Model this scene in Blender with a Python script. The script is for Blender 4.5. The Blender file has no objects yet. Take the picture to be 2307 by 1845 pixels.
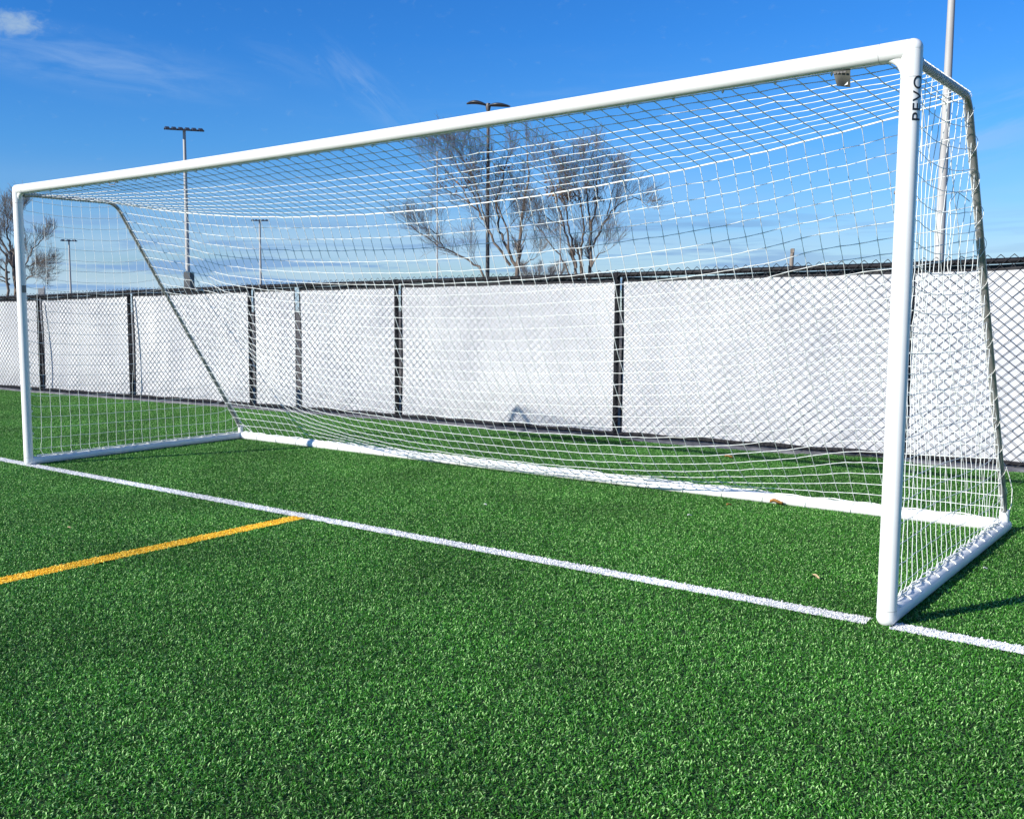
import bpy, bmesh, math, random
import numpy as np
from mathutils import Vector, Matrix
random.seed(7); rng = np.random.default_rng(7)
R = math.radians
scene = bpy.context.scene

# ------------------------------------------------------------------ camera
CAM = np.array([8.67324, -4.6868, 1.40406])
AX = (0.76141812, 0.64825353, -0.00312991)
AY = (-0.064162, 0.08016535, 0.99471441)
FW = (-0.64507804, 0.75719276, -0.10263259)
cd = bpy.data.cameras.new("camera"); co = bpy.data.objects.new("camera", cd)
scene.collection.objects.link(co); scene.camera = co
M = Matrix(((AX[0], AY[0], -FW[0], CAM[0]), (AX[1], AY[1], -FW[1], CAM[1]), (AX[2], AY[2], -FW[2], CAM[2]), (0, 0, 0, 1)))
co.matrix_world = M
cd.sensor_width = 36; cd.lens = 2278.81 / 2307 * 36
cd.shift_x = 214.52 / 2307; cd.shift_y = 12.6 / 2307
cd.clip_end = 3000
scene.render.resolution_x = 1024; scene.render.resolution_y = 818

# ------------------------------------------------------------------ light
SUN_EL = 25.7
TRAV = Vector((0.46, 1.0, -0.53)).normalized()   # direction in which sunlight travels
sl = bpy.data.lights.new("sun", 'SUN'); so = bpy.data.objects.new("sun", sl); scene.collection.objects.link(so)
sl.energy = 5.0; sl.angle = R(0.55); sl.color = (1.0, 0.955, 0.875)
so.rotation_euler = TRAV.to_track_quat('-Z', 'Y').to_euler(); so.location = (0, -20, 20)

w = bpy.data.worlds.new("World"); scene.world = w; w.use_nodes = True
nt = w.node_tree; N = nt.nodes; L = nt.links
N.clear()
out = N.new('ShaderNodeOutputWorld'); bg = N.new('ShaderNodeBackground'); L.new(bg.outputs[0], out.inputs[0])
bg.inputs[1].default_value = 0.10
sky = N.new('ShaderNodeTexSky'); sky.sky_type = 'NISHITA'; sky.sun_disc = False
sky.sun_elevation = R(SUN_EL); sky.sun_rotation = math.atan2(-0.46, -1.0)
sky.air_density = 1.0; sky.dust_density = 0.3; sky.ozone_density = 3.0; sky.altitude = 200
tint = N.new('ShaderNodeMix'); tint.data_type = 'RGBA'; tint.blend_type = 'MULTIPLY'; tint.inputs[0].default_value = 1
L.new(sky.outputs[0], tint.inputs[6])

def wn(t, **k):
    n = N.new(t)
    for a, b in k.items(): setattr(n, a, b)
    return n
def mth(op, a, b=None, c=None, clamp=False):
    n = N.new('ShaderNodeMath'); n.operation = op; n.use_clamp = clamp
    for i, v in enumerate((a, b, c)):
        if v is None: continue
        if isinstance(v, (int, float)): n.inputs[i].default_value = v
        else: L.new(v, n.inputs[i])
    return n.outputs[0]
tc = wn('ShaderNodeTexCoord'); sx = wn('ShaderNodeSeparateXYZ'); L.new(tc.outputs['Generated'], sx.inputs[0])
DEG = 57.29578
az = mth('MULTIPLY', mth('ARCTAN2', sx.outputs[0], sx.outputs[1]), DEG)
el = mth('MULTIPLY', mth('ARCSINE', sx.outputs[2]), DEG)
def noise(vx, vy, scale, detail=5, rough=.6, dist=0.0, off=0.0):
    c = wn('ShaderNodeCombineXYZ'); L.new(vx, c.inputs[0]); L.new(vy, c.inputs[1]); c.inputs[2].default_value = off
    n = wn('ShaderNodeTexNoise'); n.inputs['Scale'].default_value = scale; n.inputs['Detail'].default_value = detail
    n.inputs['Roughness'].default_value = rough; n.inputs['Distortion'].default_value = dist
    L.new(c.outputs[0], n.inputs['Vector']); return n.outputs[0]
def ramp(v, a, b, x0=0.0, x1=1.0):
    n = wn('ShaderNodeMapRange'); n.interpolation_type = 'SMOOTHSTEP'
    L.new(v, n.inputs[0]); n.inputs[1].default_value = a; n.inputs[2].default_value = b
    n.inputs[3].default_value = x0; n.inputs[4].default_value = x1; return n.outputs[0]
def blob(ca, ce, ra, re, rot=0.0):
    """soft elliptical mask on the sky round a direction (degrees)"""
    da = mth('SUBTRACT', az, ca); de = mth('SUBTRACT', el, ce)
    c, s = math.cos(R(rot)), math.sin(R(rot))
    u = mth('DIVIDE', mth('ADD', mth('MULTIPLY', da, c), mth('MULTIPLY', de, s)), ra)
    v = mth('DIVIDE', mth('SUBTRACT', mth('MULTIPLY', de, c), mth('MULTIPLY', da, s)), re)
    d = mth('SQRT', mth('ADD', mth('MULTIPLY', u, u), mth('MULTIPLY', v, v)))
    return ramp(d, 1.0, 0.0)
gr = wn('ShaderNodeMapRange'); L.new(el, gr.inputs[0]); gr.inputs[1].default_value = 0.0; gr.inputs[2].default_value = 20.0
cr = wn('ShaderNodeValToRGB'); L.new(gr.outputs[0], cr.inputs[0]); e_ = cr.color_ramp.elements
e_[0].position = 0; e_[0].color = (.66, .77, .97, 1); e_[1].position = 1; e_[1].color = (.165, .61, 1.17, 1)
for p_, c_ in ((.2, (.49, .71, 1.02)), (.45, (.30, .70, 1.12)), (.72, (.19, .64, 1.18))):
    k_ = e_.new(p_); k_.color = (*c_, 1)
L.new(cr.outputs[0], tint.inputs[7])
# flat grey-blue bands and a pale veil low over the horizon
nb = noise(mth('MULTIPLY', az, .085), mth('MULTIPLY', el, 1.35), 1.0, 6, .6, .35)
veil = mth('MULTIPLY', ramp(el, 8.5, 1.0), ramp(noise(mth('MULTIPLY', az, .07), mth('MULTIPLY', el, .45), 1.0, 4, .5, .2, 3.1), .30, .62))
veil = mth('MULTIPLY', veil, ramp(az, -5, -40, .55, 1.0))
band = mth('MULTIPLY', mth('MULTIPLY', ramp(el, 6.0, 3.8), ramp(el, .2, 1.2)), ramp(nb, .48, .60))
band = mth('MULTIPLY', band, ramp(az, -14, -26, .25, 1.0))
# thin cirrus
def cirrus(ca, ce, ra, re, rot, sc, lo, hi, amt, off):
    c, s = math.cos(R(rot)), math.sin(R(rot))
    u = mth('ADD', mth('MULTIPLY', az, c), mth('MULTIPLY', el, s)); v = mth('SUBTRACT', mth('MULTIPLY', el, c), mth('MULTIPLY', az, s))
    n = noise(mth('MULTIPLY', u, .22 * sc), mth('MULTIPLY', v, 1.1 * sc), 1.0, 6, .6, .5, off)
    return mth('MULTIPLY', mth('MULTIPLY', blob(ca, ce, ra, re, rot), ramp(n, lo, hi)), amt)
ci = cirrus(-57.5, 12.7, 11.0, 2.1, -6, 1.0, .26, .74, .36, 1.0)
ci = mth('ADD', ci, cirrus(-43.2, 12.0, 5.0, 1.5, -42, 1.6, .34, .72, .26, 4.0))
ci = mth('ADD', ci, cirrus(-47.5, 13.2, 4.0, 1.2, -20, 1.2, .38, .70, .10, 5.5))
ci = mth('ADD', ci, cirrus(-12, 8.6, 7, 2.6, 14, .8, .38, .62, .40, 7.0))
ci = mth('ADD', ci, cirrus(-30, 9.5, 22, 5, -4, .6, .45, .75, .14, 9.0))
ci = mth('ADD', ci, cirrus(-34, 6.3, 10, 1.0, 3, 1.0, .35, .62, .30, 12.0))
puff = ramp(mth('ADD', blob(-61.3, 14.35, 2.3, 1.05, 8), mth('MULTIPLY', mth('SUBTRACT', noise(mth('MULTIPLY', az, 1.3), mth('MULTIPLY', el, 2.0), 1.0, 6, .62, .4, 2.0), .5), 1.6)), .12, 1.15)
def over(base, fac, col):
    m = wn('ShaderNodeMix'); m.data_type = 'RGBA'; L.new(fac, m.inputs[0]); L.new(base, m.inputs[6]); m.inputs[7].default_value = (*col, 1)
    return m.outputs[2]
c = over(tint.outputs[2], mth('MULTIPLY', veil, .72), (3.5, 4.95, 6.4))
c = over(c, mth('MULTIPLY', band, .85), (1.55, 2.85, 5.0))
c = over(c, ci, (2.9, 4.2, 6.1))
c = over(c, mth('MULTIPLY', puff, .85), (2.6, 3.7, 5.1))
L.new(c, bg.inputs[0])

scene.view_settings.view_transform = 'Standard'; scene.view_settings.look = 'None'
scene.view_settings.exposure = 0.5; scene.view_settings.gamma = 1; scene.view_settings.use_curve_mapping = False

# ------------------------------------------------------------------ helpers
def link(o): scene.collection.objects.link(o); return o
def mesh_obj(name, V, F, mat, parent=None, smooth=True):
    me = bpy.data.meshes.new(name)
    V = np.asarray(V, float).reshape(-1, 3)
    me.from_pydata(V.tolist(), [], F if isinstance(F, list) else F.tolist())
    if smooth: me.shade_smooth()
    me.materials.append(mat); me.update()
    o = bpy.data.objects.new(name, me); link(o)
    if parent is not None: o.parent = parent
    return o
def tag(o, label=None, cat=None, group=None, kind=None):
    if label: o['label'] = label
    if cat: o['category'] = cat
    if group: o['group'] = group
    if kind: o['kind'] = kind
    return o
def empty(name, loc, label=None, cat=None, group=None):
    o = bpy.data.objects.new(name, None); link(o); o.location = loc; o.empty_display_size = .2
    return tag(o, label, cat, group)
class MB:
    def __init__(s): s.V = []; s.F = []; s.n = 0
    def add(s, V, F):
        V = np.asarray(V, float).reshape(-1, 3); s.V.append(V); s.F += [[i + s.n for i in f] for f in F]; s.n += len(V)
    def build(s, name, mat, parent=None, smooth=True):
        off = np.array(parent.location) if parent is not None and parent.parent is None else np.zeros(3)
        if parent is not None and parent.parent is not None:
            off = np.zeros(3)
            q = parent
            while q: off = off + np.array(q.location); q = q.parent
        V = np.concatenate(s.V) - off
        return mesh_obj(name, V, s.F, mat, parent, smooth)
    def box(s, a, b, rot=0.0, piv=None):
        x0, y0, z0 = a; x1, y1, z1 = b
        V = np.array([(x0,y0,z0),(x1,y0,z0),(x1,y1,z0),(x0,y1,z0),(x0,y0,z1),(x1,y0,z1),(x1,y1,z1),(x0,y1,z1)], float)
        if rot:
            p = np.array(piv if piv is not None else V.mean(0)); c_, s_ = math.cos(rot), math.sin(rot)
            d = V - p; V = np.stack([p[0]+d[:,0]*c_-d[:,1]*s_, p[1]+d[:,0]*s_+d[:,1]*c_, V[:,2]], 1)
        s.add(V, [(0,3,2,1),(4,5,6,7),(0,1,5,4),(1,2,6,5),(2,3,7,6),(3,0,4,7)])
    def tube(s, pts, r, k=12, caps=True):
        pts = np.asarray(pts, float); n = len(pts); r = np.broadcast_to(np.asarray(r, float), (n,))
        T = np.zeros_like(pts); T[1:-1] = pts[2:] - pts[:-2]; T[0] = pts[1]-pts[0]; T[-1] = pts[-1]-pts[-2]
        T /= np.maximum(np.linalg.norm(T, axis=1), 1e-9)[:, None]
        a = np.array([0,0,1.]) if abs(T[0][2]) < .9 else np.array([1.,0,0])
        u = np.cross(T[0], a); u /= np.linalg.norm(u)
        V = []
        for i in range(n):
            u = u - T[i]*np.dot(u, T[i]); u /= max(np.linalg.norm(u), 1e-9); v = np.cross(T[i], u)
            # keep the width at sharp bends
            sc = 1.0
            if 0 < i < n-1:
                d0 = pts[i]-pts[i-1]; d0 = d0/max(np.linalg.norm(d0),1e-9); sc = 1/max(abs(np.dot(d0, T[i])), .6)
            for j in range(k):
                th = 2*math.pi*j/k; V.append(pts[i] + r[i]*(math.cos(th)*u + math.sin(th)*v))
        F = [(i*k+j, i*k+(j+1)%k, (i+1)*k+(j+1)%k, (i+1)*k+j) for i in range(n-1) for j in range(k)]
        s.add(V, F)
        if caps:      # caps on their own vertices keep the tube's shading clean
            s.add(V[:k], [tuple(range(k))[::-1]]); s.add(V[-k:], [tuple(range(k))])
    def ball(s, c_, r, k=16, m=10, sz=1.0):
        V = []; F = []
        for i in range(m+1):
            ph = math.pi*i/m
            for j in range(k):
                th = 2*math.pi*j/k; V.append((c_[0]+r*math.sin(ph)*math.cos(th), c_[1]+r*math.sin(ph)*math.sin(th), c_[2]+r*sz*math.cos(ph)))
        for i in range(m):
            for j in range(k): F.append((i*k+j, (i+1)*k+j, (i+1)*k+(j+1)%k, i*k+(j+1)%k))
        s.add(V, F)
    def batch(s, P, r, k=4, ref=(0.31, 0.2, 0.93)):
        """many polylines of one length at once: P (n, m, 3)"""
        P = np.asarray(P, float); n, m, _ = P.shape
        T = np.zeros_like(P); T[:, 1:-1] = P[:, 2:]-P[:, :-2]; T[:, 0] = P[:, 1]-P[:, 0]; T[:, -1] = P[:, -1]-P[:, -2]
        T /= np.maximum(np.linalg.norm(T, axis=2), 1e-9)[..., None]
        u = np.cross(T, np.array(ref)); u /= np.maximum(np.linalg.norm(u, axis=2), 1e-9)[..., None]; v = np.cross(T, u)
        r = np.broadcast_to(np.asarray(r, float), (n, m))[..., None]
        th = 2*math.pi*np.arange(k)/k
        V = np.stack([P + r*(math.cos(t)*u + math.sin(t)*v) for t in th], 2).reshape(-1, 3)
        i = (np.arange(n)[:, None, None]*m + np.arange(m-1)[None, :, None])*k; j = np.arange(k)[None, None, :]
        F = np.stack([i+j, i+(j+1) % k, i+k+(j+1) % k, i+k+j], -1).reshape(-1, 4) + s.n
        s.V.append(V); s.F += F.tolist(); s.n += len(V)

# ------------------------------------------------------------------ materials
def mat(name, col, rough=.6, metal=0.0, spec=.5):
    m = bpy.data.materials.new(name); m.use_nodes = True
    b = m.node_tree.nodes['Principled BSDF']; b.inputs['Base Color'].default_value = (*col, 1)
    b.inputs['Roughness'].default_value = rough; b.inputs['Metallic'].default_value = metal
    b.inputs['Specular IOR Level'].default_value = spec
    return m
def vary(m, c1, c2, scale, detail=6, bump=0.0, bscale=None, lo=.35, hi=.65, stretch=(1,1,1), dist=.01):
    t = m.node_tree; b = t.nodes['Principled BSDF']
    tcn = t.nodes.new('ShaderNodeTexCoord'); mp = t.nodes.new('ShaderNodeMapping'); mp.inputs['Scale'].default_value = stretch
    t.links.new(tcn.outputs['Object'], mp.inputs[0])
    n = t.nodes.new('ShaderNodeTexNoise'); n.inputs['Scale'].default_value = scale; n.inputs['Detail'].default_value = detail
    t.links.new(mp.outputs[0], n.inputs['Vector'])
    r = t.nodes.new('ShaderNodeValToRGB'); r.color_ramp.elements[0].position = lo; r.color_ramp.elements[1].position = hi
    r.color_ramp.elements[0].color = (*c1, 1); r.color_ramp.elements[1].color = (*c2, 1)
    t.links.new(n.outputs[0], r.inputs[0]); t.links.new(r.outputs[0], b.inputs['Base Color'])
    if bump:
        n2 = t.nodes.new('ShaderNodeTexNoise'); n2.inputs['Scale'].default_value = bscale or scale*4; n2.inputs['Detail'].default_value = 4
        t.links.new(mp.outputs[0], n2.inputs['Vector'])
        bp = t.nodes.new('ShaderNodeBump'); bp.inputs['Strength'].default_value = bump; bp.inputs['Distance'].default_value = dist
        t.links.new(n2.outputs[0], bp.inputs['Height']); t.links.new(bp.outputs[0], b.inputs['Normal'])
    return m
M_white = vary(mat('white_powder_coat', (.8,.8,.78), .33), (.80,.80,.77), (.74,.74,.715), 3.0, bump=.08, bscale=60, stretch=(1,1,1), dist=.002)
M_bar = vary(mat('white_base_bar', (.8,.8,.78), .38), (.80,.80,.78), (.66,.67,.64), 5.0, lo=.45, hi=.85, bump=.08, bscale=60, dist=.002)
M_alu = vary(mat('brushed_aluminium', (.55,.55,.54), .45, .55), (.42,.405,.39), (.29,.28,.27), 9.0)
M_net = mat('white_net_twine', (.82,.84,.80), .75)
M_rope = mat('white_rope', (.80,.80,.74), .8)
M_black = vary(mat('black_vinyl_pipe', (.012,.012,.015), .5), (.007,.007,.009), (.012,.012,.015), 8); M_black.node_tree.nodes['Principled BSDF'].inputs['Specular IOR Level'].default_value = .15
M_hem = vary(mat('black_hem_tape', (.03,.03,.034), .75), (.012,.012,.016), (.028,.028,.033), 14)
M_wire = mat('black_vinyl_wire', (.022,.022,.026), .5)
M_letter = mat('black_lettering', (.012,.012,.014), .45)
M_grey = mat('grey_band', (.20,.18,.17), .7)
M_seam = mat('seam_shadow', (.30,.29,.27), .8)
M_clip = mat('white_net_clip', (.74,.74,.70), .5)
M_bark = vary(mat('grey_brown_bark', (.12,.09,.07), .9), (.085,.066,.052), (.22,.175,.14), 3.0, bump=.4, bscale=20, dist=.03)
M_twig = vary(mat('thin_grey_twigs', (.12,.09,.07), .9), (.16,.135,.115), (.28,.245,.21), 2.0)
M_dead = vary(mat('dead_brown_leaves', (.2,.1,.05), .9), (.13,.07,.035), (.24,.13,.06), 6.0)
M_galv = vary(mat('galvanised_pole', (.5,.49,.46), .6, 0.0), (.46,.45,.42), (.36,.35,.33), 2.0, stretch=(1,1,.2))
M_bronze = vary(mat('bronze_pole', (.08,.06,.05), .45), (.055,.048,.045), (.085,.075,.07), 3.0)
M_fixture = mat('dark_lamp_housing', (.035,.038,.042), .4)
M_lens = mat('lamp_lens', (.42,.45,.5), .15)
M_conc = vary(mat('grey_concrete', (.3,.3,.3), .9), (.075,.075,.088), (.17,.17,.18), 9.0, bump=.8, bscale=45, dist=.01)
M_ground = vary(mat('dead_grass_ground', (.12,.10,.07), .95), (.09,.075,.055), (.17,.14,.10), .8, bump=.3, bscale=12)

# windscreen cloth: white, woven, lets a little light through
m = bpy.data.materials.new('white_windscreen_cloth'); m.use_nodes = True; t = m.node_tree; b = t.nodes['Principled BSDF']
b.inputs['Roughness'].default_value = .7; b.inputs['Specular IOR Level'].default_value = .25
tcn = t.nodes.new('ShaderNodeTexCoord')
n1 = t.nodes.new('ShaderNodeTexNoise'); n1.inputs['Scale'].default_value = 1.1; n1.inputs['Detail'].default_value = 6
n2 = t.nodes.new('ShaderNodeTexNoise'); n2.inputs['Scale'].default_value = 240; n2.inputs['Detail'].default_value = 2
t.links.new(tcn.outputs['Object'], n1.inputs['Vector']); t.links.new(tcn.outputs['Object'], n2.inputs['Vector'])
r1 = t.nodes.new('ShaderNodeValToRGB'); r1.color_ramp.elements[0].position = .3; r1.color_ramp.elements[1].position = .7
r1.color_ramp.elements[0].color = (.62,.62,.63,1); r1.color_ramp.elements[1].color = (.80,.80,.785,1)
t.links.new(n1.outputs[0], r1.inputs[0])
mx = t.nodes.new('ShaderNodeMix'); mx.data_type = 'RGBA'; mx.blend_type = 'MULTIPLY'; mx.inputs[0].default_value = 1
r2 = t.nodes.new('ShaderNodeValToRGB'); r2.color_ramp.elements[0].position = .3; r2.color_ramp.elements[1].position = .6
r2.color_ramp.elements[0].color = (.88,.88,.89,1); r2.color_ramp.elements[1].color = (1,1,1,1)
t.links.new(n2.outputs[0], r2.inputs[0]); t.links.new(r1.outputs[0], mx.inputs[6]); t.links.new(r2.outputs[0], mx.inputs[7])
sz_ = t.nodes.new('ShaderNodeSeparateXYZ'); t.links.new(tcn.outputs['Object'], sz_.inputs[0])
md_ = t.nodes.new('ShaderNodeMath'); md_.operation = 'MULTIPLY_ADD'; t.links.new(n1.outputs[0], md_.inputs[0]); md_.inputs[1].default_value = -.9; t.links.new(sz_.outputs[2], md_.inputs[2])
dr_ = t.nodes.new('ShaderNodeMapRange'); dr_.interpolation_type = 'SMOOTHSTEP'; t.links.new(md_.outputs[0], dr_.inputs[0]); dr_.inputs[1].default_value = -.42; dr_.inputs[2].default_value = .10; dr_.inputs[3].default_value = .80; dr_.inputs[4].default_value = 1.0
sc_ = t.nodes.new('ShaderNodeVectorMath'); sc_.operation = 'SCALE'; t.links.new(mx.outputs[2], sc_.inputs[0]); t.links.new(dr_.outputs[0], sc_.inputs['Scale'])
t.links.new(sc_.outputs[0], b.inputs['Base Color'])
mw = t.nodes.new('ShaderNodeMapping'); mw.inputs['Rotation'].default_value = (0, .7, 0); mw.inputs['Scale'].default_value = (1, 1, 5); t.links.new(tcn.outputs['Object'], mw.inputs[0])
nw = t.nodes.new('ShaderNodeTexNoise'); nw.inputs['Scale'].default_value = 1.6; nw.inputs['Detail'].default_value = 5; nw.inputs['Distortion'].default_value = .6; t.links.new(mw.outputs[0], nw.inputs['Vector'])
bw = t.nodes.new('ShaderNodeBump'); bw.inputs['Strength'].default_value = .55; bw.inputs['Distance'].default_value = .03; t.links.new(nw.outputs[0], bw.inputs['Height']); t.links.new(bw.outputs[0], b.inputs['Normal'])
tr = t.nodes.new('ShaderNodeBsdfTranslucent'); tr.inputs[0].default_value = (.75,.75,.75,1)
ms = t.nodes.new('ShaderNodeMixShader'); ms.inputs[0].default_value = .18
t.links.new(b.outputs[0], ms.inputs[1]); t.links.new(tr.outputs[0], ms.inputs[2]); t.links.new(ms.outputs[0], t.nodes['Material Output'].inputs[0])
M_screen = m

def blade_mat(name, dark, mid, light, trans=.22, rough=.5, spec=.3):
    m = bpy.data.materials.new(name); m.use_nodes = True; t = m.node_tree; b = t.nodes['Principled BSDF']
    at = t.nodes.new('ShaderNodeAttribute'); at.attribute_name = 'tint'
    r = t.nodes.new('ShaderNodeValToRGB'); e = r.color_ramp.elements
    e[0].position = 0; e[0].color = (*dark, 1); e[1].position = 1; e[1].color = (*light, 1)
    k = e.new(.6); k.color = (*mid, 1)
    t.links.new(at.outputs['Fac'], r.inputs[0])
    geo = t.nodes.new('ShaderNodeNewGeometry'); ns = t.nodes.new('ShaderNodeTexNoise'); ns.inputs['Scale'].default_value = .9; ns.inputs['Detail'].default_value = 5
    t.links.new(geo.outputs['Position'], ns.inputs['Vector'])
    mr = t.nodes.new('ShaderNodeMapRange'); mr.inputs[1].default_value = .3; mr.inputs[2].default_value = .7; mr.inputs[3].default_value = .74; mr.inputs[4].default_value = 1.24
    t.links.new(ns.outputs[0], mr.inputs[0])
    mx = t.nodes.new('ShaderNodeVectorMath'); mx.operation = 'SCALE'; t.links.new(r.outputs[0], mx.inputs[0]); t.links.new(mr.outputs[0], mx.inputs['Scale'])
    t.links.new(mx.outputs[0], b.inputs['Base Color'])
    b.inputs['Roughness'].default_value = rough; b.inputs['Specular IOR Level'].default_value = spec
    tr = t.nodes.new('ShaderNodeBsdfTranslucent'); t.links.new(mx.outputs[0], tr.inputs[0])
    ms = t.nodes.new('ShaderNodeMixShader'); ms.inputs[0].default_value = trans
    t.links.new(b.outputs[0], ms.inputs[1]); t.links.new(tr.outputs[0], ms.inputs[2]); t.links.new(ms.outputs[0], t.nodes['Material Output'].inputs[0])
    return m
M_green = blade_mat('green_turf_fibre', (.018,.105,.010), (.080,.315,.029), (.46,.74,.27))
M_wline = blade_mat('white_turf_fibre', (.80,.80,.78), (.86,.86,.84), (.90,.90,.88), .15, .6, .3)
M_yline = blade_mat('yellow_turf_fibre', (.88,.56,.03), (.95,.66,.06), (.97,.76,.18), .15, .55, .3)
M_tbase = vary(mat('turf_backing', (.02,.06,.01), .95), (.018,.055,.008), (.03,.08,.014), 40, bump=.5, bscale=120)
M_tbase_w = mat('white_turf_backing', (.85,.85,.83), .95)
M_tbase_y = mat('yellow_turf_backing', (.90,.58,.04), .95)

# ------------------------------------------------------------------ fence line
FX = np.array([-18, -9.6, -7.75, -5.28, -2.6, 0.07, 3.2, 6.06, 7.05, 8.7, 14.0])
FY = np.array([4.0, 4.38, 4.46, 4.63, 4.84, 5.00, 5.06, 5.23, 5.30, 5.38, 5.70])
FH = np.array([1.66, 1.69, 1.70, 1.745, 1.78, 1.80, 1.81, 1.835, 1.85, 1.86, 1.88])
fy = lambda x: np.interp(x, FX, FY)
fh = lambda x: np.interp(x, FX, FH)

# ------------------------------------------------------------------ ground, turf
def sheet(name, x0, y0, x1, y1, z, mt, kind='structure'):
    o = mesh_obj(name, [(x0,y0,z),(x1,y0,z),(x1,y1,z),(x0,y1,z)], [(0,1,2,3)], mt, smooth=False); o['kind'] = kind; return o
sheet('ground', -1500, -1500, 1500, 1500, -.02, M_ground)
V = [(x, fy(x)+.05, 0) for x in FX] ; n = len(V); V = V + [(x, -60, 0) for x in FX]
V[0] = (-60, 3.0, 0); V[n] = (-60, -60, 0); V[n-1] = (60, 8, 0); V[2*n-1] = (60, -60, 0)
o = mesh_obj('turf_field', V, [(i, i+n, i+n+1, i+1) for i in range(n-1)], M_tbase, smooth=False); o['kind'] = 'structure'

def blade_tile(sx_, sy_, dens, seed, hscale=1.0, wide=1.0):
    g = np.random.default_rng(seed); n = int(sx_*sy_*dens)
    # tufts: roots gather in small clumps
    nc = max(3, int(n/3)); cx = g.random(nc)*sx_; cy = g.random(nc)*sy_
    ca = g.random(nc)*2*np.pi
    ci_ = g.integers(0, nc, n)
    x = (cx[ci_] + g.normal(0, .02, n)) % sx_; y = (cy[ci_] + g.normal(0, .02, n)) % sy_
    a = ca[ci_] + g.normal(0, 1.6, n); lean = np.clip(g.normal(.95, .33, n), .15, 1.45)
    ln = g.uniform(.008, .019, n)*hscale; wd = g.uniform(.0013, .0026, n)*wide
    tw = a + np.pi/2 + g.normal(0, .7, n)
    d = np.stack([np.cos(a), np.sin(a)], 1); s = np.stack([np.cos(tw), np.sin(tw)], 1)
    root = np.stack([x, y, np.zeros(n)], 1)
    l1 = ln*.5; e1 = lean*.45; e2 = lean*1.25
    p1 = root + np.concatenate([d*(l1*np.sin(e1))[:, None], (l1*np.cos(e1))[:, None]], 1)
    p2 = p1 + np.concatenate([d*(l1*np.sin(e2))[:, None], (l1*np.cos(e2))[:, None]], 1)
    p2[:, 2] = np.maximum(p2[:, 2], .003)
    S = np.concatenate([s*wd[:, None], np.zeros((n, 1))], 1)
    V = np.stack([root-S, root+S, p1-S, p1+S, p2-S*.45, p2+S*.45], 1).reshape(-1, 3)
    i = np.arange(n)[:, None]*6
    F = np.concatenate([i+np.array([[0,1,3,2]]), i+np.array([[2,3,5,4]])], 0)
    tn = np.clip(g.random(n)**1.7*1.05, 0, 1); tn = np.concatenate([tn*.75, np.clip(tn*1.0+.08, 0, 1)])  # tip faces lighter: the sun they catch is put into the tint
    return V, F, tn
def tile_obj(name, V, F, tn, mt):
    me = bpy.data.meshes.new(name); me.from_pydata(V.tolist(), [], F.tolist())
    at = me.attributes.new('tint', 'FLOAT', 'FACE'); at.data.foreach_set('value', tn.astype(np.float32)); me.materials.append(mt)
    return bpy.data.objects.new(name, me)            # used only as the piece the carpet is made of
def carpet(name, tiles, pts, rots, idx, label):
    """one object: fibre patches set side by side on a mesh of points"""
    me = bpy.data.meshes.new(name); me.from_pydata(pts, [], [])
    a = me.attributes.new('rot', 'FLOAT', 'POINT'); a.data.foreach_set('value', np.array(rots, np.float32))
    a = me.attributes.new('pick', 'INT', 'POINT'); a.data.foreach_set('value', np.array(idx, np.int32))
    o = link(bpy.data.objects.new(name, me))
    ng = bpy.data.node_groups.new(name+'_nodes', 'GeometryNodeTree')
    ng.interface.new_socket('Geometry', in_out='INPUT', socket_type='NodeSocketGeometry'); ng.interface.new_socket('Geometry', in_out='OUTPUT', socket_type='NodeSocketGeometry')
    gi = ng.nodes.new('NodeGroupInput'); go = ng.nodes.new('NodeGroupOutput')
    j = ng.nodes.new('GeometryNodeGeometryToInstance')
    for tl in reversed(tiles):
        oi = ng.nodes.new('GeometryNodeObjectInfo'); oi.inputs['Object'].default_value = tl; oi.transform_space = 'ORIGINAL'
        ng.links.new(oi.outputs['Geometry'], j.inputs[0])
    iop = ng.nodes.new('GeometryNodeInstanceOnPoints'); ng.links.new(gi.outputs[0], iop.inputs['Points']); ng.links.new(j.outputs[0], iop.inputs['Instance'])
    iop.inputs['Pick Instance'].default_value = True
    na = ng.nodes.new('GeometryNodeInputNamedAttribute'); na.data_type = 'INT'; na.inputs[0].default_value = 'pick'; ng.links.new(na.outputs[0], iop.inputs['Instance Index'])
    nr_ = ng.nodes.new('GeometryNodeInputNamedAttribute'); nr_.data_type = 'FLOAT'; nr_.inputs[0].default_value = 'rot'
    cx_ = ng.nodes.new('ShaderNodeCombineXYZ'); ng.links.new(nr_.outputs[0], cx_.inputs[2]); ng.links.new(cx_.outputs[0], iop.inputs['Rotation'])
    ng.links.new(iop.outputs[0], go.inputs[0])
    md = o.modifiers.new('carpet', 'NODES'); md.node_group = ng
    tag(o, label, kind='stuff'); return o
TS = .25; DENS = 23000
def centred(V, a, b): V = V.copy(); V[:, 0] -= a/2; V[:, 1] -= b/2; return V
gt = []
for k in range(5):
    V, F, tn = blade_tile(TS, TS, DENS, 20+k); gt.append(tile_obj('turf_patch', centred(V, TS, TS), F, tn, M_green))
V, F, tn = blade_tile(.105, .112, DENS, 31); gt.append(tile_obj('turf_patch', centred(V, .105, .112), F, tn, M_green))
pts = []; rots = []; idx = []
def put(x, y, i=None):
    pts.append((x, y, .004)); rots.append(random.choice((0, 1, 2, 3))*math.pi/2 if i is None else 0); idx.append(random.randrange(5) if i is None else i)
YL0, YL1 = 3.608, 3.732
y = .056 + TS/2
while y < 6:
    x = -17.0
    while x < 12:
        if y < fy(x) - .03: put(x, y)
        x += TS
    y += TS
y = -.056 - TS/2
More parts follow.
